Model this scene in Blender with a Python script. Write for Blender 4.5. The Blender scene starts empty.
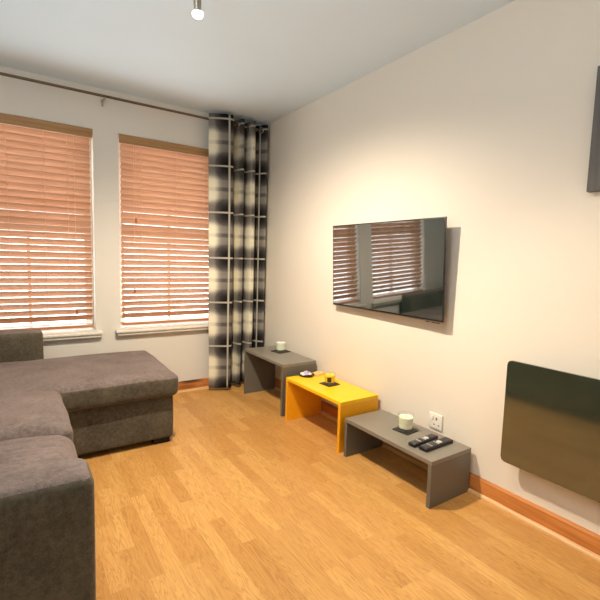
import bpy, bmesh, math, random
from mathutils import Vector, Matrix, noise

random.seed(7)
scn = bpy.context.scene
COL = scn.collection

# ---------------------------------------------------------------- helpers
def tag(o, label=None, cat=None, group=None, kind=None):
    if label: o['label'] = label
    if cat: o['category'] = cat
    if group: o['group'] = group
    if kind: o['kind'] = kind
    return o

def world_loc(o):
    v = Vector((0, 0, 0))
    while o is not None:
        v += o.location
        o = o.parent
    return v

def thing(name, label, cat, loc=(0, 0, 0), group=None):
    o = bpy.data.objects.new(name, None)
    o.empty_display_size = .05
    COL.objects.link(o)
    o.location = loc
    return tag(o, label, cat, group)

def obj(name, bm, m, parent=None, smooth=None):
    """link a bmesh (world coordinates) as one mesh object"""
    if parent is not None:
        bmesh.ops.translate(bm, verts=bm.verts, vec=-world_loc(parent))
    bmesh.ops.recalc_face_normals(bm, faces=bm.faces)
    me = bpy.data.meshes.new(name)
    bm.to_mesh(me); bm.free()
    me.materials.append(m)
    if smooth is not None:
        me.polygons.foreach_set('use_smooth', [True] * len(me.polygons))
        me.set_sharp_from_angle(angle=math.radians(smooth))
    o = bpy.data.objects.new(name, me)
    COL.objects.link(o)
    o.parent = parent
    return o

def dup(root, loc, label, group=None):
    r = root.copy(); COL.objects.link(r); r.location = loc
    r['label'] = label
    if group: r['group'] = group
    for ch in list(root.children):
        c = ch.copy(); COL.objects.link(c); c.parent = r
        for g in list(ch.children):
            d = g.copy(); COL.objects.link(d); d.parent = c
    return r

def box(bm, x0, x1, y0, y1, z0, z1, bev=0, seg=2, mat=None):
    t = bmesh.new()
    bmesh.ops.create_cube(t, size=1)
    for v in t.verts:
        v.co = Vector(((x0 + x1) / 2 + v.co.x * (x1 - x0), (y0 + y1) / 2 + v.co.y * (y1 - y0), (z0 + z1) / 2 + v.co.z * (z1 - z0)))
    if bev:
        bmesh.ops.bevel(t, geom=list(t.edges), offset=bev, segments=seg, affect='EDGES', profile=.5)
    if mat is not None:
        bmesh.ops.transform(t, verts=t.verts, matrix=mat)
    join(bm, t)
    return bm

def join(bm, t):
    me = bpy.data.meshes.new('tmp'); t.to_mesh(me); t.free()
    bm.from_mesh(me); bpy.data.meshes.remove(me)

def nb(): return bmesh.new()
def bx(*a, **k): return box(bmesh.new(), *a, **k)

def lathe(bm, prof, c, axis=None, n=32):
    """revolve (r,h) profile about z through c; axis=Vector tilts it"""
    t = bmesh.new(); rings = []
    for r, h in prof:
        if r < 1e-6: rings.append([t.verts.new((0, 0, h))])
        else: rings.append([t.verts.new((r * math.cos(2 * math.pi * i / n), r * math.sin(2 * math.pi * i / n), h)) for i in range(n)])
    for a, b in zip(rings, rings[1:]):
        if len(a) == 1 and len(b) == 1: continue
        for i in range(n):
            j = (i + 1) % n
            if len(a) == 1: t.faces.new((a[0], b[i], b[j]))
            elif len(b) == 1: t.faces.new((a[i], a[j], b[0]))
            else: t.faces.new((a[i], a[j], b[j], b[i]))
    M = Matrix.Translation(Vector(c))
    if axis is not None:
        M = M @ Vector((0, 0, 1)).rotation_difference(Vector(axis)).to_matrix().to_4x4()
    bmesh.ops.transform(t, verts=t.verts, matrix=M)
    join(bm, t); return bm

def tube(bm, a, b, r, n=16, caps=True):
    a, b = Vector(a), Vector(b); L = (b - a).length
    p = [(r, 0), (r, L)]
    if caps: p = [(0, 0)] + p + [(0, L)]
    return lathe(bm, p, a, b - a, n)

def torus(bm, c, R, r, axis, n=24, k=8):
    t = bmesh.new(); rings = []
    for i in range(n):
        A = 2 * math.pi * i / n
        rings.append([t.verts.new(((R + r * math.cos(2 * math.pi * j / k)) * math.cos(A), (R + r * math.cos(2 * math.pi * j / k)) * math.sin(A), r * math.sin(2 * math.pi * j / k))) for j in range(k)])
    for i in range(n):
        for j in range(k):
            t.faces.new((rings[i][j], rings[(i + 1) % n][j], rings[(i + 1) % n][(j + 1) % k], rings[i][(j + 1) % k]))
    M = Matrix.Translation(Vector(c)) @ Vector((0, 0, 1)).rotation_difference(Vector(axis)).to_matrix().to_4x4()
    bmesh.ops.transform(t, verts=t.verts, matrix=M)
    join(bm, t); return bm

def soft(x0, x1, y0, y1, z0, z1, r, crown=0.0, cell=.03, bulge=0.0, wob=0.0, fn=None):
    """upholstered block: rounded box on a dense grid, crowned top, bulging sides"""
    bm = bmesh.new()
    S = Vector((x1 - x0, y1 - y0, z1 - z0)); c = Vector(((x0 + x1) / 2, (y0 + y1) / 2, (z0 + z1) / 2))
    n = [max(3, int(round(S[i] / cell))) for i in range(3)]
    def ticks(i):
        # denser near the edges for the rounding
        h = S[i] / 2; e = min(r, h * .98)
        base = [-h + e * (1 - math.cos(k * math.pi / 10)) * 1.0 for k in range(5)]
        mid = [-h + e + (2 * h - 2 * e) * k / n[i] for k in range(n[i] + 1)] if h > e * 1.02 else [0]
        return sorted(set([round(v, 6) for v in base + mid + [-v for v in base]]))
    T = [ticks(i) for i in range(3)]
    cache = {}
    def vert(p):
        k = tuple(round(q, 6) for q in p)
        if k not in cache: cache[k] = bm.verts.new(p)
        return cache[k]
    for ax in range(3):
        a, b = [i for i in range(3) if i != ax]
        for s in (-1, 1):
            for i in range(len(T[a]) - 1):
                for j in range(len(T[b]) - 1):
                    q = []
                    for (ii, jj) in ((i, j), (i + 1, j), (i + 1, j + 1), (i, j + 1)):
                        p = [0, 0, 0]; p[ax] = s * S[ax] / 2; p[a] = T[a][ii]; p[b] = T[b][jj]
                        q.append(vert(p))
                    bm.faces.new(q)
    for v in bm.verts:
        p = v.co.copy(); inn = Vector([max(-S[i] / 2 + r, min(S[i] / 2 - r, p[i])) if S[i] > 2 * r else 0 for i in range(3)])
        d = p - inn
        if d.length > 1e-9: p = inn + d.normalized() * r
        u = [p[i] / (S[i] / 2) for i in range(3)]
        if crown and p.z > 0: p.z += crown * (1 - abs(u[0]) ** 3) * (1 - abs(u[1]) ** 3) * max(0, u[2])
        if bulge:
            k = 1 - u[2] ** 2
            p.x += bulge * k * u[0]; p.y += bulge * k * u[1]
        p = p + c
        if wob:
            p += noise.noise_vector(p * 5) * wob
        if fn: p = fn(p, u)
        v.co = p
    return bm

# ---------------------------------------------------------------- materials
def lin(c):
    return tuple(((v / 255) / 12.92 if v / 255 <= .04045 else ((v / 255 + .055) / 1.055) ** 2.4) for v in c) + (1,)

class NT:
    def __init__(s, name):
        s.m = bpy.data.materials.new(name); s.m.use_nodes = True
        s.t = s.m.node_tree; s.b = s.t.nodes['Principled BSDF']
    def n(s, kind, **kw):
        d = s.t.nodes.new(kind)
        for k, v in kw.items():
            if k in d.inputs.keys() if hasattr(d.inputs, 'keys') else False: d.inputs[k].default_value = v
            else: setattr(d, k, v)
        return d
    def l(s, a, b): s.t.links.new(a, b)
    def coord(s, scale=(1, 1, 1), rot=(0, 0, 0), loc=(0, 0, 0), which='Object'):
        tc = s.n('ShaderNodeTexCoord'); mp = s.n('ShaderNodeMapping')
        mp.inputs['Scale'].default_value = scale; mp.inputs['Rotation'].default_value = rot; mp.inputs['Location'].default_value = loc
        s.l(tc.outputs[which], mp.inputs['Vector']); return mp.outputs['Vector']
    def noise(s, vec, scale, detail=3, rough=.5):
        d = s.n('ShaderNodeTexNoise'); d.inputs['Scale'].default_value = scale; d.inputs['Detail'].default_value = detail; d.inputs['Roughness'].default_value = rough
        if vec is not None: s.l(vec, d.inputs['Vector'])
        return d.outputs['Fac']
    def ramp(s, fac, stops, interp='LINEAR'):
        d = s.n('ShaderNodeValToRGB'); cr = d.color_ramp; cr.interpolation = interp
        while len(cr.elements) < len(stops): cr.elements.new(.5)
        for e, (p, c) in zip(cr.elements, stops):
            e.position = p; e.color = c if len(c) == 4 else tuple(c) + (1,)
        s.l(fac, d.inputs['Fac']); return d.outputs['Color']
    def mix(s, fac, a, b, mode='MIX'):
        d = s.n('ShaderNodeMix'); d.data_type = 'RGBA'; d.blend_type = mode
        for i, v in ((0, fac), (6, a), (7, b)):
            if isinstance(v, (int, float)): d.inputs[i].default_value = v
            elif isinstance(v, tuple): d.inputs[i].default_value = v
            else: s.l(v, d.inputs[i])
        return d.outputs[2]
    def math(s, op, a, b=0.0, c=None):
        d = s.n('ShaderNodeMath'); d.operation = op
        for i, v in enumerate((a, b) if c is None else (a, b, c)):
            if isinstance(v, (int, float)): d.inputs[i].default_value = v
            else: s.l(v, d.inputs[i])
        return d.outputs[0]
    def bump(s, h, strength=.2, dist=.01):
        d = s.n('ShaderNodeBump'); d.inputs['Strength'].default_value = strength; d.inputs['Distance'].default_value = dist
        s.l(h, d.inputs['Height']); s.l(d.outputs['Normal'], s.b.inputs['Normal'])
    def set(s, col=None, rough=None, metal=None, spec=None, **kw):
        def put(k, v):
            if isinstance(v, (int, float, tuple)): s.b.inputs[k].default_value = v
            else: s.l(v, s.b.inputs[k])
        if col is not None: put('Base Color', col)
        if rough is not None: put('Roughness', rough)
        if metal is not None: put('Metallic', metal)
        if spec is not None: put('Specular IOR Level', spec)
        for k, v in kw.items(): put(k.replace('_', ' '), v)
        return s

def plain(name, rgb, rough=.5, metal=0, spec=.5, var=.06, scale=30, bump=0, **kw):
    """plain surface with slight procedural variation"""
    s = NT(name); c = lin(rgb)
    f = s.noise(s.coord(), scale, 3)
    lo = tuple(v * (1 - var) for v in c[:3]) + (1,); hi = tuple(min(1, v * (1 + var)) for v in c[:3]) + (1,)
    s.set(s.ramp(f, [(.3, lo), (.7, hi)]), rough, metal, spec, **kw)
    if bump: s.bump(f, bump)
    return s.m

def paint(name, rgb, rough=.7):
    s = NT(name); c = lin(rgb); v = s.coord()
    big = s.noise(v, 1.3, 2)
    s.set(s.ramp(big, [(.3, tuple(q * .97 for q in c[:3]) + (1,)), (.7, c)]), rough, 0, .25)
    s.bump(s.noise(v, 180, 4), .04, .002)
    return s.m

def fabric(name, a, b, scale=1.0, warm=None):
    s = NT(name); v = s.coord()
    fine = s.noise(v, 420 * scale, 2, .7); mid = s.noise(v, 60 * scale, 4, .7); big = s.noise(v, 5, 4, .6)
    f = s.math('ADD', s.math('MULTIPLY', fine, .35), s.math('ADD', s.math('MULTIPLY', mid, .35), s.math('MULTIPLY', big, .3)))
    col = s.ramp(f, [(.36, lin(a)), (.62, lin(b))])
    s.set(col, .95, 0, .1)
    s.b.inputs['Sheen Weight'].default_value = .35
    s.b.inputs['Sheen Roughness'].default_value = .45
    s.b.inputs['Sheen Tint'].default_value = lin((205, 188, 178))
    s.bump(s.math('ADD', fine, mid), .5, .004)
    return s.m

def wood(name, cols, axis, rough=.45, gs=1.0, knots=False, spec=.4):
    """grain running along axis 0/1/2"""
    s = NT(name); sc = [14 * gs] * 3; sc[axis] = .9 * gs
    v = s.coord(scale=tuple(sc))
    g = s.noise(v, 4, 6, .6)
    sc2 = [60 * gs] * 3; sc2[axis] = 2 * gs
    g2 = s.noise(s.coord(scale=tuple(sc2)), 3, 3, .6)
    f = s.math('ADD', s.math('MULTIPLY', g, .7), s.math('MULTIPLY', g2, .3))
    col = s.ramp(f, [(.3, lin(cols[0])), (.5, lin(cols[1])), (.72, lin(cols[2]))])
    if knots:
        vo = s.n('ShaderNodeTexVoronoi'); vo.inputs['Scale'].default_value = 1.0
        sk = [9.0] * 3; sk[axis] = 2.2
        s.l(s.coord(scale=tuple(sk)), vo.inputs['Vector'])
        k = s.ramp(vo.outputs['Distance'], [(.14, (1, 1, 1)), (.34, (0, 0, 0))])
        col = s.mix(k, col, lin((70, 30, 12)))
    s.set(col, rough, 0, spec)
    return s.m

def metal(name, rgb, rough=.3):
    return plain(name, rgb, rough, 1.0, .5, .05, 80)

M = {}
M['wall'] = paint('wall paint warm white', (226, 218, 203))
M['wall_back'] = paint('wall paint shaded', (218, 213, 202))  # same wall paint, greyer: the weaker light is put into the colour
M['ceil'] = paint('ceiling paint', (217, 232, 242))
M['white_gloss'] = plain('white gloss paint', (226, 222, 208), .35)
M['upvc'] = plain('white window frame', (240, 240, 238), .3)
M['pine_y'] = wood('pine skirting along wall', ((156, 90, 40), (190, 120, 60), (208, 140, 76)), 1, .35, knots=True)
M['pine_x'] = wood('pine skirting window side', ((156, 90, 40), (190, 120, 60), (208, 140, 76)), 0, .35, knots=True)
M['bead'] = wood('pale beading', ((196, 150, 96), (214, 172, 118), (226, 188, 134)), 1, .4)
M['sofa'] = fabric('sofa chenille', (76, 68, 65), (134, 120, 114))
M['sofa_shaded'] = fabric('sofa chenille shaded', (54, 50, 41), (104, 97, 81))  # darker copy of the chenille, with shade put into the colour
M['sofa_under'] = M['sofa_shaded']
M['leg'] = plain('black block foot', (38, 32, 26), .8, spec=.2)
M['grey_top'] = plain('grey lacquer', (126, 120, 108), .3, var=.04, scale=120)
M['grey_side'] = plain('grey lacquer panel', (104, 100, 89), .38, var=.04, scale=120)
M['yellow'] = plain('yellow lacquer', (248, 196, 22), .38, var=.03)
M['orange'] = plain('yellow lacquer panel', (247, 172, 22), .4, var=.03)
M['steel'] = metal('brushed steel', (176, 166, 150), .32)
M['dark_steel'] = metal('dark steel pole', (112, 98, 84), .4)
M['blk'] = plain('black plastic', (22, 22, 23), .35)
M['blk_matte'] = plain('black slate', (40, 38, 36), .6, var=.15)
M['btn'] = plain('grey rubber button', (92, 92, 92), .6)
M['btn_light'] = plain('pale rubber button', (190, 186, 182), .6)
M['btn_red'] = plain('red rubber button', (170, 30, 26), .6)
M['plastic_white'] = plain('white plastic', (232, 226, 214), .3)
M['socket_dark'] = plain('socket slots', (120, 112, 104), .6)
M['lilac'] = plain('lilac glass pebble', (196, 178, 204), .2, var=.2, scale=60)
M['pebble_white'] = plain('white pebble', (236, 230, 230), .25, var=.1)
M['peach'] = plain('peach paper', (244, 190, 120), .7)
M['wick'] = plain('candle wick', (40, 34, 28), .8)
M['frame_grey'] = wood('grey picture frame', ((78, 75, 71), (92, 89, 84), (102, 98, 93)), 2, .5)
M['cord'] = plain('blind cord', (222, 178, 146), .8)
M['tassel'] = wood('turned wood tassel', ((120, 78, 44), (150, 100, 58), (170, 120, 74)), 2, .4)
M['valance'] = wood('blind valance wood', ((140, 104, 62), (164, 124, 78), (180, 138, 90)), 0, .4)
M['rail'] = wood('blind bottom rail wood', ((150, 96, 62), (178, 118, 80), (196, 138, 98)), 0, .35)

def slat_mat():
    s = NT('blind slat wood'); g = s.noise(s.coord(scale=(1.5, 40, 40)), 3, 5, .6)
    col = s.ramp(g, [(.3, lin((188, 140, 108))), (.7, lin((216, 174, 144)))])
    s.set(col, .28, 0, .6)
    s.b.inputs['Coat Weight'].default_value = .35; s.b.inputs['Coat Roughness'].default_value = .15
    return s.m
M['slat'] = slat_mat()

def wax(name, rgb, emit=0):
    return plain(name, rgb, .5, var=.03, Subsurface_Weight=.3)
M['wax_cream'] = wax('pale cream wax', (254, 248, 214))
M['wax_yellow'] = wax('yellow wax', (250, 212, 52))
M['wax_green'] = wax('pale green wax', (242, 245, 226))
def glass(name, tint=(1, 1, 1, 1), rough=.0):
    s = NT(name)
    f = s.noise(s.coord(), 4, 1)
    s.set(s.ramp(f, [(0, tint), (1, tint)]), rough, 0, .5)
    s.b.inputs['Transmission Weight'].default_value = 1; s.b.inputs['IOR'].default_value = 1.45
    return s.m
def pane(name):
    s = NT(name); t = s.t; N = t.nodes
    tr = N.new('ShaderNodeBsdfTransparent'); gl = N.new('ShaderNodeBsdfGlossy'); gl.inputs['Roughness'].default_value = .02
    fr = N.new('ShaderNodeLayerWeight'); fr.inputs['Blend'].default_value = .12
    mx = N.new('ShaderNodeMixShader'); out = N['Material Output']
    s.l(s.math('ADD', s.math('MULTIPLY', fr.outputs['Facing'], .3), .06), mx.inputs[0]); s.l(tr.outputs[0], mx.inputs[1]); s.l(gl.outputs[0], mx.inputs[2]); s.l(mx.outputs[0], out.inputs['Surface'])
    nz = s.noise(s.coord(), 2, 1); s.l(s.ramp(nz, [(0, (.96, .98, .97)), (1, (.97, .99, .98))]), tr.inputs['Color'])
    return s.m
M['pane'] = pane('window pane'); M['glass'] = pane('clear candle glass')

def gloss_panel(name, rgb, rough, spec=.5, streak=None, ior=1.5):
    s = NT(name); c = lin(rgb)
    v = s.coord(scale=(4, 2, 120) if streak else (1, 1, 1)); f = s.noise(v, 3, 3)
    s.set(s.ramp(f, [(.3, tuple(q * .85 for q in c[:3]) + (1,)), (.7, tuple(q * 1.15 for q in c[:3]) + (1,))]), rough, 0, spec)
    s.b.inputs['IOR'].default_value = ior
    return s.m
M['screen'] = gloss_panel('television glass', (16, 32, 30), .03, 1.0, ior=2.3)
M['heater'] = gloss_panel('dark glass heater panel', (46, 54, 42), .09, .9, True, ior=1.9)
M['heater_back'] = plain('heater back box', (60, 60, 58), .5)

def bulb_mat():
    s = NT('lit lamp glass'); f = s.noise(s.coord(), 20, 1)
    s.set((1, 1, 1, 1), .3)
    s.l(s.ramp(f, [(0, (1, .86, .78)), (1, (1, .90, .84))]), s.b.inputs['Emission Color']); s.b.inputs['Emission Strength'].default_value = 5
    return s.m
M['bulb'] = bulb_mat()

def floor_mat():
    s = NT('oak strip laminate')
    W = .0635
    v = s.coord(rot=(0, 0, math.pi / 2), loc=(0, 0, 0))      # planks run along the room's length
    br = s.n('ShaderNodeTexBrick')
    br.offset = .41; br.offset_frequency = 2; br.squash = .8; br.squash_frequency = 3
    br.inputs['Color1'].default_value = (0, 0, 0, 1); br.inputs['Color2'].default_value = (1, 1, 1, 1); br.inputs['Mortar'].default_value = (.5, .5, .5, 1)
    br.inputs['Scale'].default_value = 1; br.inputs['Mortar Size'].default_value = .0; br.inputs['Bias'].default_value = 0
    br.inputs['Brick Width'].default_value = .52; br.inputs['Row Height'].default_value = W
    s.l(v, br.inputs['Vector'])
    sep = s.n('ShaderNodeSeparateColor'); s.l(br.outputs['Color'], sep.inputs[0]); pid = sep.outputs[0]
    # shift the grain from strip to strip
    tc = s.n('ShaderNodeTexCoord'); cmb = s.n('ShaderNodeCombineXYZ')
    s.l(s.math('MULTIPLY', pid, 37.0), cmb.inputs[1]); s.l(s.math('MULTIPLY', pid, 11.0), cmb.inputs[0])
    ad = s.n('ShaderNodeVectorMath'); ad.operation = 'ADD'; s.l(tc.outputs['Object'], ad.inputs[0]); s.l(cmb.outputs[0], ad.inputs[1])
    mp = s.n('ShaderNodeMapping'); mp.inputs['Scale'].default_value = (16, 1.3, 1); s.l(ad.outputs[0], mp.inputs['Vector'])
    wv = s.n('ShaderNodeTexNoise'); wv.inputs['Scale'].default_value = 1.6; wv.inputs['Detail'].default_value = 4; wv.inputs['Distortion'].default_value = 1.6
    s.l(mp.outputs[0], wv.inputs['Vector'])
    rings = s.math('PINGPONG', s.math('MULTIPLY', wv.outputs['Fac'], 9.0), .5)
    mp2 = s.n('ShaderNodeMapping'); mp2.inputs['Scale'].default_value = (190, 5, 1); s.l(ad.outputs[0], mp2.inputs['Vector'])
    fine = s.noise(mp2.outputs[0], 1.5, 3, .6)
    base = s.ramp(pid, [(0, lin((182, 132, 69))), (.35, lin((189, 139, 75))), (.7, lin((195, 146, 81))), (1, lin((202, 154, 88)))])
    grain = s.math('ADD', s.math('MULTIPLY', rings, 1.1), s.math('MULTIPLY', fine, .5))
    dark = s.ramp(grain, [(.15, (.72, .65, .56)), (.5, (1, 1, 1)), (.8, (1.08, 1.09, 1.10))])
    col = s.mix(1.0, base, dark, 'MULTIPLY')
    s.set(col, s.ramp(fine, [(.3, (.30,) * 3), (.7, (.40,) * 3)]), 0, .45)
    return s.m
M['floor'] = floor_mat()

def curtain_mat():
    s = NT('tartan curtain cloth')
    tc = s.n('ShaderNodeUVMap'); tc.uv_map = 'UVMap'
    sp = s.n('ShaderNodeSeparateXYZ'); s.l(tc.outputs[0], sp.inputs[0])
    P = .385
    def bands(c, off, P):
        t = s.math('FRACT', s.math('ADD', s.math('DIVIDE', c, P), off))
        # pale ground, grey then black bands either side of a white line at .5
        d = s.math('ABSOLUTE', s.math('SUBTRACT', t, .5))
        dk = s.ramp(d, [(0, (1.,) * 3), (.14, (.88,) * 3), (.20, (.68,) * 3), (.25, (.38,) * 3), (.31, (.06,) * 3), (.42, (.0,) * 3), (.45, (.03,) * 3), (.468, (.24,) * 3), (.5, (.26,) * 3)])
        wl = s.ramp(d, [(.012, (1, 1, 1)), (.024, (0, 0, 0))])
        return dk, wl
    du, wu = bands(sp.outputs[0], .07, .40); dv, wv = bands(sp.outputs[1], .5 - ((2.328 % P) / P), P)
    tot = s.mix(1.0, du, dv, 'ADD')
    bw = s.n('ShaderNodeRGBToBW'); s.l(tot, bw.inputs[0])
    t = s.math('MULTIPLY', bw.outputs[0], .45)
    col = s.ramp(t, [(0, lin((232, 226, 200))), (.14, lin((212, 206, 182))), (.32, lin((150, 145, 134))), (.52, lin((84, 81, 78))), (.85, lin((24, 23, 24)))])
    wl = s.mix(1.0, wu, wv, 'LIGHTEN')
    bw2 = s.n('ShaderNodeRGBToBW'); s.l(wl, bw2.inputs[0])
    col = s.mix(s.math('MULTIPLY', bw2.outputs[0], .5), col, lin((230, 224, 204)))
    weave = s.noise(s.coord(), 500, 2)
    s.set(col, .9, 0, .15); s.bump(weave, .2, .002)
    return s.m
M['curtain'] = curtain_mat()

def art_mat():
    s = NT('abstract red canvas'); f = s.noise(s.coord(scale=(1, 3, 3)), 2, 4)
    s.set(s.ramp(f, [(.35, lin((120, 44, 34))), (.5, lin((176, 84, 60))), (.65, lin((210, 190, 170)))]), .7)
    return s.m
M['art'] = art_mat()

# ---------------------------------------------------------------- the setting
H = 2.4; XL = -2.8; YB = -4.7
def struct(name, bm, m, parent=None, smooth=None):
    o = obj(name, bm, m, parent, smooth)
    if parent is None: o['kind'] = 'structure'
    return o
struct('floor', bx(XL, 0, YB, 0, -.06, 0), M['floor'])
struct('ceiling', bx(XL - .1, .1, YB, .22, H, H + .08), M['ceil'])
struct('wall_right', bx(0, .1, YB, .22, -.06, H), M['wall'])
struct('wall_left', bx(XL - .1, XL, YB, .22, -.06, H), M['wall_back'])
ZS = .584; ZT = 2.10
W1 = (-2.30, -1.452); W2 = (-1.276, -.42)
wb = nb()
for x0, x1, z0, z1 in ((XL, 0, -.06, ZS - .022), (XL, 0, ZT, H), (XL, W1[0], ZS - .022, ZT), (W1[1], W2[0], ZS - .022, ZT), (W2[1], 0, ZS - .022, ZT)):
    box(wb, x0, x1, 0, .22, z0, z1)
bmesh.ops.remove_doubles(wb, verts=wb.verts, dist=1e-5)
struct('wall_back', wb, M['wall_back'])

def skirting(name, a, b, along):
    prof = [(0, 0), (.018, 0), (.018, .070), (.0155, .076), (.0155, .080), (.011, .087), (.004, .0905), (0, .0905)]
    bm = nb(); ends = []
    for e in (a, b):
        ends.append([bm.verts.new((e, -d, z) if along == 'x' else (-d, e, z)) for d, z in prof])
    for i in range(len(prof)):
        j = (i + 1) % len(prof); bm.faces.new((ends[0][i], ends[0][j], ends[1][j], ends[1][i]))
    bm.faces.new(ends[0]); bm.faces.new(ends[1][::-1])
    return struct(name, bm, M['pine_y' if along == 'y' else 'pine_x'], smooth=25)
skirting('baseboard_back', XL, -.018, 'x')
skirting('baseboard_right', YB, 0, 'y')
def quad_bead(name, a, b, along, off):
    prof = [(off, 0)] + [(off + .017 * math.sin(t * math.pi / 12), .017 * math.cos(t * math.pi / 12)) for t in range(7)]
    bm = nb(); ends = []
    for e in (a, b):
        ends.append([bm.verts.new((e, -d, z) if along == 'x' else (-d, e, z)) for d, z in prof])
    for i in range(len(prof)):
        j = (i + 1) % len(prof); bm.faces.new((ends[0][i], ends[0][j], ends[1][j], ends[1][i]))
    bm.faces.new(ends[0]); bm.faces.new(ends[1][::-1])
    return struct(name, bm, M['bead'], smooth=50)
quad_bead('trim_1', YB, -.035, 'y', .018)
quad_bead('trim_2', XL, -.018, 'x', .018)

def window(n, x0, x1):
    fr = nb(); Y0, Y1 = .11, .17; fw = .055
    box(fr, x0, x1, Y0, Y1, ZS, ZS + fw, .004); box(fr, x0, x1, Y0, Y1, ZT - fw, ZT, .004)
    box(fr, x0, x0 + fw, Y0 + .001, Y1 - .001, ZS + fw * .8, ZT - fw * .8, .004); box(fr, x1 - fw, x1, Y0 + .001, Y1 - .001, ZS + fw * .8, ZT - fw * .8, .004)
    box(fr, x0 + fw * .8, x1 - fw * .8, Y0 + .002, Y1 - .01, 1.33, 1.385, .004)     # meeting rail of the sash
    w = struct('window_%d' % n, fr, M['upvc'])
    g = nb(); box(g, x0 + fw, x1 - fw, .145, .149, ZS + fw, 1.33); box(g, x0 + fw, x1 - fw, .145, .149, 1.385, ZT - fw)
    obj('pane', g, M['pane'], w)
    bars = nb(); xm = (x0 + x1) / 2
    box(bars, xm - .011, xm + .011, .135, .16, ZS + fw - .005, 1.332); box(bars, xm - .011, xm + .011, .135, .16, 1.383, ZT - fw + .005)
    obj('glazing_bar', bars, M['upvc'], w)
    s = nb(); box(s, x0 - .04, x1 + .04, -.062, 0, ZS - .020, ZS, .005); box(s, x0, x1, -.01, .112, ZS - .021, ZS - .0006)
    box(s, x0 - .028, x1 + .028, -.046, 0, ZS - .044, ZS - .019, .004)
    obj('window_sill', s, M['white_gloss'], w, 40)
window(1, *W1); window(2, *W2)

# ---------------------------------------------------------------- venetian blinds
def blind(label, x0, x1, tassels, ladders):
    """slatted wooden blind hanging in the recess from x0 to x1"""
    top = 2.097; t = thing('venetian_blind', label, 'blind', ((x0 + x1) / 2, .03, .60), 'wooden venetian blinds at the windows')
    v = nb(); box(v, x0 + .002, x1 - .002, -.012, .004, top - .060, top, .003)
    box(v, x0 + .002, x1 - .002, -.016, .004, top - .066, top - .058, .002)
    obj('valance', v, M['valance'], t)
    h = bx(x0 + .012, x1 - .012, .006, .058, top - .05, top - .004, .002); obj('head_rail', h, M['rail'], t)
    sl = nb(); pitch = .0472; wd = .056; th = .003; ang = math.radians(49)
    z = top - .085; yc = .035; zbot = .640
    n = int((z - (zbot + .02)) / pitch) + 1
    zs = []
    for i in range(n):
        zc = z - i * pitch; zs.append(zc)
        a = ang + random.uniform(-.02, .02)
        # slightly cambered slat, room edge high
        prof = []
        for k in range(5):
            u = -1 + k * .5
            prof.append((u * wd / 2, .0022 * (1 - u * u)))
        pts = [(p, q) for p, q in prof] + [(p, q - th) for p, q in prof[::-1]]
        sag = random.uniform(-.0012, .0012)
        ends = []
        for e in (x0 + .016, x1 - .016):
            ends.append([sl.verts.new((e, yc + p * math.cos(a) + q * math.sin(a), zc - p * math.sin(a) + q * math.cos(a) + sag)) for p, q in pts])
        m = len(pts)
        for i2 in range(m):
            j = (i2 + 1) % m; sl.faces.new((ends[0][i2], ends[0][j], ends[1][j], ends[1][i2]))
        sl.faces.new(ends[0]); sl.faces.new(ends[1][::-1])
    obj('slat_panel', sl, M['slat'], t, 35)
    obj('bottom_rail', bx(x0 + .014, x1 - .014, .008, .062, .612, .634, .004), M['rail'], t)
    for lx in ladders:
        lc = nb()
        for yy in (.009, .061): tube(lc, (lx, yy, .63), (lx, yy, top - .05), .0012, 6)
        for zc in zs: tube(lc, (lx, yc - .021, zc + .0190), (lx, yc + .021, zc - .0230), .0009, 5)
        obj('ladder_cord', lc, M['cord'], t)
    for tx, tz in tassels:
        c = nb(); tube(c, (tx, -.006, tz + .02), (tx, -.006, top - .055), .0014, 6); obj('pull_cord', c, M['cord'], t)
        tb = nb(); lathe(tb, [(0, .04), (.004, .04), (.006, .034), (.005, .028), (.0085, .018), (.0095, .008), (.006, 0), (0, 0)], (tx, -.006, tz - .01), n=14)
        obj('tassel', tb, M['tassel'], t, 60)
    return t
blind('wooden slatted blind on the window behind the sofa, cut off by left edge', W1[0] + .004, W1[1] - .004, [(-1.582, .73)], [-2.16, -1.99, -1.77, -1.625])
blind('wooden slatted blind on the window next to the tartan curtain', W2[0] + .004, W2[1] - .004, [(-1.151, 1.44), (-1.166, .885)], [-1.105, -.82, -.585])

# ---------------------------------------------------------------- curtain pole and curtain
RZ = 2.322; RY = -.09
t = thing('curtain_pole', 'slim metal curtain pole running above both windows on wall bracket', 'curtain pole', (-1.4, RY, RZ))
b = nb(); tube(b, (-2.72, RY, RZ), (-.045, RY, RZ), .0095); obj('pole', b, M['dark_steel'], t, 60)
for sx, e in ((1, -.045), (-1, -2.72)):
    b = nb(); lathe(b, [(0, 0), (.0125, 0), (.0145, .006), (.0145, .016), (.012, .021), (0, .022)], (e, RY, RZ), (sx, 0, 0), 20); obj('finial', b, M['steel'], t, 40)
for x in (-1.385, -2.62):
    b = nb(); tube(b, (x, 0, RZ - .018), (x, RY, RZ - .018), .007, 12); box(b, x - .009, x + .009, -.005, 0, RZ - .05, RZ + .002, .002)
    box(b, x - .007, x + .007, RY - .013, RY + .013, RZ - .022, RZ - .0085, .002)
    obj('bracket', b, M['steel'], t, 40)

def catmull(P, n=10):
    out = []
    for i in range(len(P) - 1):
        p0 = Vector(P[max(i - 1, 0)]); p1 = Vector(P[i]); p2 = Vector(P[i + 1]); p3 = Vector(P[min(i + 2, len(P) - 1)])
        for k in range(n):
            u = k / n
            out.append(.5 * ((2 * p1) + (p2 - p0) * u + (2 * p0 - 5 * p1 + 4 * p2 - p3) * u * u + (3 * p1 - p0 - 3 * p2 + p3) * u ** 3))
    out.append(Vector(P[-1])); return out

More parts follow.
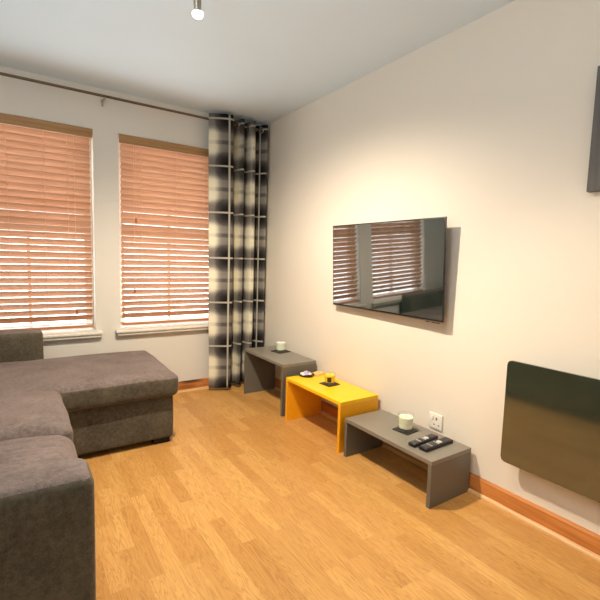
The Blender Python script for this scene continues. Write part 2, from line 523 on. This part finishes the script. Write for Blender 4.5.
cpath = [(-.590, -.100), (-.522, -.142), (-.455, -.176), (-.408, -.180), (-.378, -.125), (-.366, -.06), (-.345, -.035), (-.325, -.07), (-.315, -.125), (-.295, -.152),
         (-.272, -.12), (-.262, -.06), (-.242, -.035), (-.222, -.07), (-.212, -.125), (-.192, -.155), (-.166, -.125), (-.156, -.07), (-.136, -.036), (-.108, -.055), (-.078, -.11), (-.05, -.135), (-.03, -.10), (-.022, -.055)]
path = catmull(cpath, 7)
cx = [(p.x + q.x) / 2 for p, q in zip(path, path[1:])]
t = thing('curtain', 'black and cream tartan eyelet curtain gathered in the corner beside window', 'curtain', (-.3, -.09, 0))
bm = nb(); uvl = bm.loops.layers.uv.new('UVMap')
arc = [0]
for p, q in zip(path, path[1:]): arc.append(arc[-1] + (q - p).length)
NZ = 40; Z0, Z1 = .014, 2.366
rows = []
for iz in range(NZ + 1):
    z = Z0 + (Z1 - Z0) * iz / NZ; f = 1 - iz / NZ
    row = []
    for i, p in enumerate(path):
        w = noise.noise(Vector((p.x * 9, z * .9, 3))) * .010 * f * min(1, (p.x + .59) / .15) + .024 * f * max(0, -p.x - .3) / .29
        w2 = noise.noise(Vector((p.x * 9, z * .9, 11))) * .008 * f
        yy = min(-.034, p.y * (1 - .08 * f) + w2)
        # folds lean a little to the right half way down
        row.append(bm.verts.new((min(-.02, p.x + w + .010 * math.sin(f * 2.6) * math.sin((p.x + .57) * 5.4)), yy, z)))
    rows.append(row)
for iz in range(NZ):
    for i in range(len(path) - 1):
        fa = bm.faces.new((rows[iz][i], rows[iz][i + 1], rows[iz + 1][i + 1], rows[iz + 1][i]))
        for lp, (ii, zz) in zip(fa.loops, ((i, iz), (i + 1, iz), (i + 1, iz + 1), (i, iz + 1))):
            lp[uvl].uv = (arc[ii], Z0 + (Z1 - Z0) * zz / NZ)
for f in bm.faces: f.smooth = True
cl = obj('cloth', bm, M['curtain'], t)
md = cl.modifiers.new('thickness', 'SOLIDIFY'); md.thickness = .0025; md.offset = 0
for i in range(len(path) - 1):
    p, q = path[i], path[i + 1]
    if (p.y - RY) * (q.y - RY) < 0:
        u = (RY - p.y) / (q.y - p.y); c = p.lerp(q, u); d = (q - p).normalized()
        nrm = Vector((d.y, -d.x, 0))
        e = nb(); torus(e, (c.x, c.y, RZ), .0235, .0045, nrm if abs(nrm.x) > .3 else Vector((1, .4, 0))); obj('eyelet', e, M['steel'], t, 80)

# ---------------------------------------------------------------- corner sofa
t = thing('corner_sofa', 'charcoal brown fabric corner sofa with chaise under the windows', 'sofa', (-1.9, -1.2, 0))
obj('sofa_base', soft(-2.70, -1.815, -2.29, -.25, .045, .325, .025, cell=.06), M['sofa_shaded'], t, 60)
obj('chaise_base', soft(-1.83, -1.154, -.975, -.245, .035, .316, .018, cell=.06, bulge=.003), M['sofa_shaded'], t, 60)
def wrinkle(p, u):
    # shallow creases across the front of the seat
    if u[2] > .3:
        d = 0
        for y, x1, a in ((-1.775, -1.80, .0022), (-1.845, -1.82, .0035), (-1.885, -1.86, .004), (-1.915, -1.88, .004), (-1.95, -1.88, .003), (-2.05, -1.84, .003)):
            k = math.exp(-((p.y - y - .02 * math.sin(p.x * 9)) / .0085) ** 2) * (1 if p.x < x1 - .08 else max(0, (x1 - p.x) / .08))
            d -= 2.6 * a * k
        p.z += d * min(1, (u[2] - .3) * 2)
    return p
obj('chaise_cushion', soft(-2.52, -1.132, -1.022, -.226, .310, .452, .034, .022, cell=.04, wob=.005, bulge=.004), M['sofa'], t, 60)
obj('seat_cushion', soft(-2.52, -1.776, -1.612, -1.012, .322, .458, .050, .026, cell=.03, wob=.006, bulge=.004), M['sofa'], t, 60)
obj('seat_cushion', soft(-2.52, -1.784, -2.275, -1.620, .322, .440, .065, .044, cell=.009, wob=.006, bulge=.004, fn=wrinkle), M['sofa'], t, 60)
obj('armrest', soft(-2.72, -1.803, -2.440, -2.288, .045, .618, .030, .012, cell=.05, wob=.003), M['sofa_shaded'], t, 60)
obj('armrest', soft(-2.72, -1.815, -.232, -.070, .045, .640, .030, .006, cell=.05, wob=.003), M['sofa_shaded'], t, 60)
obj('backrest', soft(-2.785, -2.57, -2.452, -.070, .045, .78, .05, .01, cell=.06), M['sofa_shaded'], t, 60)
for y0, y1 in ((-.86, -.25), (-1.62, -.88), (-2.25, -1.64)):
    obj('back_cushion', soft(-2.60, -2.38, y0, y1, .46, .90, .07, .02, cell=.04, bulge=.01), M['sofa'], t, 60)
for x, y in ((-1.222, -.93), (-1.24, -.31), (-1.87, -2.37), (-2.62, -2.37), (-2.62, -.14), (-1.87, -.14)):
    obj('leg', bx(x - .05, x + .05, y - .03, y + .03, 0, .048, .003), M['leg'], t)

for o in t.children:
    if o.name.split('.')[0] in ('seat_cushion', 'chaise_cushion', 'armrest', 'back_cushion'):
        o.data.materials.clear(); o.data.materials.append(M['sofa']); o.data.materials.append(M['sofa_shaded'])
        for p in o.data.polygons: p.material_index = 0 if p.normal.z > (.72 if 'arm' in o.name else .35) else 1  # up-facing faces get the lit tone, the rest the painted shade

# ---------------------------------------------------------------- nest of three benches
def bench(name, label, x0, x1, yl, yr, z, mt, ms, th=.022):
    """yl is the end nearer the window"""
    t = thing(name, label, 'table', ((x0 + x1) / 2, (yl + yr) / 2, 0), 'nest of low tables along the wall')
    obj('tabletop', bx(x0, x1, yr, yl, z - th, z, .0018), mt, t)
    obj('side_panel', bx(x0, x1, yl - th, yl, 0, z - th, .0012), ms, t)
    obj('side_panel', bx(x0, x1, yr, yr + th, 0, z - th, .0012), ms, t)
    return t
XB = -.026
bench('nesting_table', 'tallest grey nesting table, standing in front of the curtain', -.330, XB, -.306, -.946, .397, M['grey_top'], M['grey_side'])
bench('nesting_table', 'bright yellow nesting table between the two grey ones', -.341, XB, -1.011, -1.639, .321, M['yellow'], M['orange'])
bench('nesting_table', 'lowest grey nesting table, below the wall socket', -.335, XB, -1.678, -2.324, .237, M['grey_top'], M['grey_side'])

def candle(label, clabel, c, r, h, wm, fill, rot, coaster=.052, dark_label=False):
    x, y, z = c
    Mz = Matrix.Translation((x, y, z)) @ Matrix.Rotation(rot, 4, 'Z')
    co = box(nb(), -coaster, coaster, -coaster, coaster, 0, .005, .0015, mat=Mz)
    o = obj('coaster', co, M['blk_matte']); tag(o, clabel, 'coaster', 'dark coasters under the candles')
    z += .0052
    t = thing('jar_candle', label, 'candle', (x, y, z), 'candles in glass tumblers')
    rb = r * .86; w = .003
    lathe_p = [(0, 0), (rb - .004, 0), (rb, .003), (r, h), (r - w * .5, h + .001), (r - w, h), (rb - w, .012), (0, .010)]
    obj('glass', lathe(nb(), lathe_p, (x, y, z), n=40), M['glass'], t, 50)
    ri = lambda q: (rb - w) + (r - rb) * q / h - .0006
    hw = .011 + (h - .011) * fill
    obj('wax', lathe(nb(), [(0, .0115), (ri(.0125), .0125), (ri(hw), hw), (ri(hw) * .8, hw - .002), (0, hw - .003)], (x, y, z), n=40), wm, t, 50)
    obj('wick', tube(nb(), (x, y, z + hw - .004), (x + .002, y, z + hw + .010), .0012, 8), M['wick'], t)
    if dark_label:
        lb = nb(); n = 8; rows = []
        for k in range(2):
            hh = .018 + k * .034
            rr = rb + (r - rb) * hh / h + .0006
            rows.append([lb.verts.new((x + rr * math.cos(A), y + rr * math.sin(A), z + hh)) for A in [math.radians(205 + 42 * i / n) for i in range(n + 1)]])
        for i in range(n): lb.faces.new((rows[0][i], rows[0][i + 1], rows[1][i + 1], rows[1][i]))
        s = obj('paper_label', lb, M['blk_matte'], t); md = s.modifiers.new('thick', 'SOLIDIFY'); md.thickness = .0004
    return t
candle('pale cream candle in a clear tumbler beside the remote controls', 'dark square coaster on the lowest grey table', (-.155, -1.992, .237), .045, .090, M['wax_cream'], .80, .12)
candle('yellow candle in a clear glass on the yellow table', 'dark square coaster on the yellow table', (-.163, -1.300, .321), .042, .072, M['wax_yellow'], .84, .1, dark_label=True)
candle('pale green candle in a clear glass on the tallest table', 'dark square coaster on the tallest grey table', (-.108, -.545, .397), .046, .078, M['wax_green'], .92, .15, .062)

# dish of pebbles and folded paper on the yellow table
t = thing('pebble_dish', 'small dark dish of white and lilac pebbles on yellow table', 'dish', (-.185, -1.085 + .04, .321))
dx, dy, dz = -.185, -1.045, .321
obj('dish', lathe(nb(), [(0, 0), (.048, 0), (.058, .010), (.060, .014), (.055, .0135), (.046, .005), (0, .004)], (dx, dy, dz), n=36), M['blk_matte'], t, 40)
k = 0
for (px, py, r, m) in ((-.028, .012, .017, 'pebble_white'), (.0, .022, .016, 'pebble_white'), (.026, .008, .017, 'lilac'), (-.012, -.018, .017, 'lilac'), (.016, -.022, .015, 'pebble_white'), (.0, .0, .016, 'lilac'), (-.034, -.012, .012, 'pebble_white')):
    b = nb(); bmesh.ops.create_icosphere(b, subdivisions=3, radius=1)
    for v in b.verts:
        v.co = Vector((dx + px + v.co.x * r, dy + py + v.co.y * r * .85, dz + .0055 + r * .62 + v.co.z * r * .62 + (.012 if k == 5 else 0)))
    o = obj('pebble', b, M[m]); k += 1
    tag(o, 'small smooth white or lilac pebble heaped in the dark dish', 'pebble', 'pebbles in the dark dish')
b = nb(); Mz = Matrix.Translation((-.085, -1.055, .3215)) @ Matrix.Rotation(.3, 4, 'Z')
box(b, -.05, .05, -.035, .035, 0, .006, .002, mat=Mz); box(b, -.046, .05, -.033, .034, .006, .012, .002, mat=Mz)
tag(obj('folded_napkin', b, M['peach'], None, 40), 'folded peach paper napkin beside the dark pebble dish', 'napkin')

# remotes
def remote(label, c, ang, L, Wd, rows, cols):
    x, y, z = c; t = thing('remote_control', label, 'remote control', c, 'remote controls on the low table')
    Mz = Matrix.Translation((x, y, z)) @ Matrix.Rotation(ang, 4, 'Z')
    obj('body', box(nb(), -L / 2, L / 2, -Wd / 2, Wd / 2, 0, .018, .005, 3, mat=Mz), M['blk'], t, 40)
    for i in range(rows):
        for j in range(cols):
            u = -L / 2 + .018 + (L - .036) * i / (rows - 1); v = (-.5 + (j + .5) / cols) * (Wd - .012)
            m = M['btn_red'] if (i == rows - 1 and j == 0) else (M['btn_light'] if (i in (2, rows // 2)) else M['btn'])
            if i == rows // 2 + 1: continue
            obj('button', box(nb(), u - .0042, u + .0042, v - .0045, v + .0045, .0172, .0198, .001, 1, mat=Mz), m, t)
    ring = nb(); lathe(ring, [(0, .0022), (.013, .0022), (.015, 0), (0, 0)], Mz @ Vector((L * .10, 0, .0175)), n=24); obj('direction_pad', ring, M['btn_light'], t, 40)
    return t
remote('slim black remote control lying nearer to the candle', (-.190, -2.150, .2372), .07, .205, .044, 9, 3)
remote('wider black remote control lying nearer to the table edge', (-.170, -2.216, .2372), .02, .220, .052, 11, 3)

# ---------------------------------------------------------------- wall socket
t = thing('wall_socket', 'white square wall socket above the lowest grey table', 'socket', (0, -2.078, .29))
obj('plate', bx(-.010, -.0005, -2.123, -2.033, .246, .334, .004, 3), M['plastic_white'], t, 40)
obj('switch', box(nb(), -.014, -.009, -2.066, -2.050, .296, .320, .0015, mat=None), M['plastic_white'], t)
for y0, y1, z0, z1 in ((-2.091, -2.081, .298, .314), (-2.108, -2.097, .268, .275), (-2.078, -2.067, .268, .275)): obj('pin_hole', bx(-.0106, -.0095, y0, y1, z0, z1), M['socket_dark'], t)

# ---------------------------------------------------------------- television (tilted down on its bracket)
tlt, yw = .048, .015
Q = Vector((-.065, -1.68, 1.143)); A0, A1, B0, B1 = -.447, .527, -.2825, .2815
t = thing('television', 'flat black television on the right wall, reflecting the windows', 'television', Q - Vector((0, 0, .2825)))
nn = Vector((-math.cos(tlt) * math.cos(yw), math.sin(yw) * math.cos(tlt), -math.sin(tlt))); e1 = Vector((math.sin(yw), math.cos(yw), 0)); e2 = -nn.cross(e1)
if e2.z < 0: e2 = -e2
# local axes: x into the wall, y along the screen towards the window, z up the screen
MT = Matrix(((-nn.x, e1.x, e2.x, Q.x), (-nn.y, e1.y, e2.y, Q.y), (-nn.z, e1.z, e2.z, Q.z), (0, 0, 0, 1)))
obj('casing', box(box(nb(), 0.0, .009, A0, A1, B0, B1, .002, mat=MT), .008, .026, A0 + .14, A1 - .14, B0 + .03, B1 - .14, .006, mat=MT), M['blk'], t, 40)
obj('screen', box(nb(), -.0008, .004, A0 + .006, A1 - .006, B0 + .012, B1 - .006, .0004, 1, mat=MT), M['screen'], t)
obj('bezel_trim', box(nb(), -.0016, .0085, A0 - .0008, A1 + .0008, B0 - .003, B0 + .0025, .0008, 1, mat=MT), M['steel'], t)
for y in (-.34, -.38, -.41):
    obj('foot_socket', box(nb(), .0, .009, y - .012, y + .012, B0 - .008, B0 - .002, .0012, 1, mat=MT), M['blk'], t)
br = nb(); box(br, -.012, 0, -1.85, -1.50, 1.03, 1.25, .002); box(br, -.052, -.012, -1.80, -1.76, 1.08, 1.20, .002); box(br, -.052, -.012, -1.59, -1.55, 1.08, 1.20, .002)
obj('wall_bracket', br, M['blk'], t)

# ---------------------------------------------------------------- panel heater
t = thing('panel_heater', 'dark glass panel heater with rounded corners low on the right wall', 'heater', (-.08, -2.95, .266))
def rounded_panel(x0, x1, y0, y1, z0, z1, r, n=8):
    b = nb(); pts = []
    for cy, cz, a0 in ((y1 - r, z1 - r, 0), (y0 + r, z1 - r, 90), (y0 + r, z0 + r, 180), (y1 - r, z0 + r, 270)):
        for i in range(n + 1):
            a = math.radians(a0 + 90 * i / n); pts.append((cy + r * math.cos(a), cz + r * math.sin(a)))
    A = [b.verts.new((x0, y, z)) for y, z in pts]; B = [b.verts.new((x1, y, z)) for y, z in pts]
    b.faces.new(A); b.faces.new(B[::-1])
    for i in range(len(pts)):
        j = (i + 1) % len(pts); b.faces.new((A[i], A[j], B[j], B[i]))
    bmesh.ops.bevel(b, geom=[e for e in b.edges if abs(e.verts[0].co.x - e.verts[1].co.x) < 1e-6], offset=.0015, segments=2, affect='EDGES')
    return b
obj('glass_panel', rounded_panel(-.082, -.070, -3.42, -2.512, .264, .746, .022), M['heater'], t, 30)
obj('back_box', bx(-.070, 0, -3.30, -2.66, .33, .68, .006), M['heater_back'], t)

# ---------------------------------------------------------------- picture
t = thing('picture', 'grey framed red picture high on the right wall, cut off by frame edge', 'picture', (0, -3.05, 1.48))
f = nb(); y0, y1, z0, z1, w = -3.35, -2.754, 1.484, 1.970, .052
box(f, -.030, -.0005, y1 - w, y1, z0, z1, .002); box(f, -.030, -.0005, y0, y0 + w, z0, z1, .002)
box(f, -.0295, -.0005, y0 + w, y1 - w, z0, z0 + w, .002); box(f, -.0295, -.0005, y0 + w, y1 - w, z1 - w, z1, .002)
obj('frame', f, M['frame_grey'], t)
obj('canvas', bx(-.018, -.002, y0 + w - .004, y1 - w + .004, z0 + w - .004, z1 - w + .004), M['art'], t)

# ---------------------------------------------------------------- ceiling spotlight
BL = Vector((-1.262, -1.672, 2.232))
ax = Vector((-.03, -.055, .20)).normalized()
t = thing('ceiling_spotlight', 'lit ceiling spotlight with slim metal body at top of picture', 'ceiling light', (BL.x, BL.y, 2.39))
sp = nb(); lathe(sp, [(0, .012), (.0165, .012), (.0175, .115), (.013, .120), (0, .120)], BL, ax, 24); obj('lamp_body', sp, M['steel'], t, 40)
bl = nb(); lathe(bl, [(0, -.018), (.011, -.016), (.020, -.009), (.0245, .001), (.023, .010), (.017, .0145), (.0, .015)], BL, ax, 28); obj('bulb', bl, M['bulb'], t, 60)
e = BL + ax * .115
st = nb(); tube(st, e, (e.x, e.y - .01, 2.392), .006, 12); lathe(st, [(0, 0), (.045, 0), (.045, .012), (0, .014)], (e.x, e.y - .01, 2.385), n=32); obj('stem', st, M['steel'], t, 40)

# ---------------------------------------------------------------- light
def lamp(name, kind, loc, energy, col, size=.03, aim=None, **kw):
    L = bpy.data.lights.new(name, kind); L.energy = energy; L.color = col
    if kind == 'AREA': L.shape = 'RECTANGLE'; L.size = kw.get('sx', 1); L.size_y = kw.get('sy', 1)
    else: L.shadow_soft_size = size
    if kind == 'SPOT': L.spot_size = kw.get('cone', 1.6); L.spot_blend = kw.get('blend', .8)
    o = bpy.data.objects.new(name, L); COL.objects.link(o); o.location = loc
    if aim is not None:
        d = Vector(aim) - Vector(loc); o.rotation_euler = d.to_track_quat('-Z', 'Y').to_euler()
    return o
WARM = (1.0, .84, .66)
lamp('spotlight_beam', 'SPOT', BL - ax * .03, 190, WARM, .03, aim=(-.85, -1.4, 0), cone=2.65, blend=.9)
lamp('rear_fill', 'POINT', (-.95, -4.25, .95), 16, WARM, .15)  # unseen warm fill, added to brighten the wall below the heater
lamp('spotlight_beam', 'SPOT', (-1.15, -2.45, 2.27), 50, WARM, .035, aim=(-.05, -3.0, 0.1), cone=1.15, blend=1)
lamp('ceiling_fill', 'AREA', (-2.42, -2.75, 1.55), 20, (.76, .89, 1.0), aim=(-2.05, -2.5, 2.6), sx=.6, sy=.6)  # unseen cool fill, added to lift the ceiling

w = bpy.data.worlds.new('daylight'); scn.world = w; w.use_nodes = True
nt = w.node_tree; bg = nt.nodes['Background']
# bright sky beyond the windows, dimmer on the side behind the viewer
tc = nt.nodes.new('ShaderNodeTexCoord'); sx = nt.nodes.new('ShaderNodeSeparateXYZ'); rp = nt.nodes.new('ShaderNodeValToRGB'); st = nt.nodes.new('ShaderNodeMapRange')
nt.links.new(tc.outputs['Generated'], sx.inputs[0]); nt.links.new(sx.outputs[2], rp.inputs['Fac']); nt.links.new(sx.outputs[1], st.inputs['Value'])
rp.color_ramp.elements[0].position = 0; rp.color_ramp.elements[0].color = (.80, .80, .80, 1)
rp.color_ramp.elements[1].position = .35; rp.color_ramp.elements[1].color = (.88, .94, 1, 1)
for i, v in ((1, -.5), (2, .5), (3, .22), (4, 6.5)): st.inputs[i].default_value = v
nt.links.new(rp.outputs[0], bg.inputs['Color']); nt.links.new(st.outputs[0], bg.inputs['Strength'])

# ---------------------------------------------------------------- camera
yaw, pitch, roll, F = -.5911, -.0955, .0284, 423.774
cy, sy = math.cos(yaw), math.sin(yaw)
f = Vector((-sy * math.cos(pitch), cy * math.cos(pitch), math.sin(pitch))); r = Vector((cy, sy, 0)); u = r.cross(f)
R = math.cos(roll) * r + math.sin(roll) * u; U = -math.sin(roll) * r + math.cos(roll) * u
cam = bpy.data.cameras.new('camera'); co = bpy.data.objects.new('camera', cam); COL.objects.link(co)
co.matrix_world = Matrix(((R.x, U.x, -f.x, -1.9551), (R.y, U.y, -f.y, -3.57), (R.z, U.z, -f.z, 1.18), (0, 0, 0, 1)))
cam.sensor_fit = 'HORIZONTAL'; cam.sensor_width = 36; cam.lens = F / 600 * 36; cam.clip_start = .05
scn.camera = co

scn.view_settings.view_transform = 'Standard'
scn.view_settings.exposure = .28
scn.cycles.use_denoising = True
scn.cycles.max_bounces = 10
scn.cycles.sample_clamp_indirect = 8
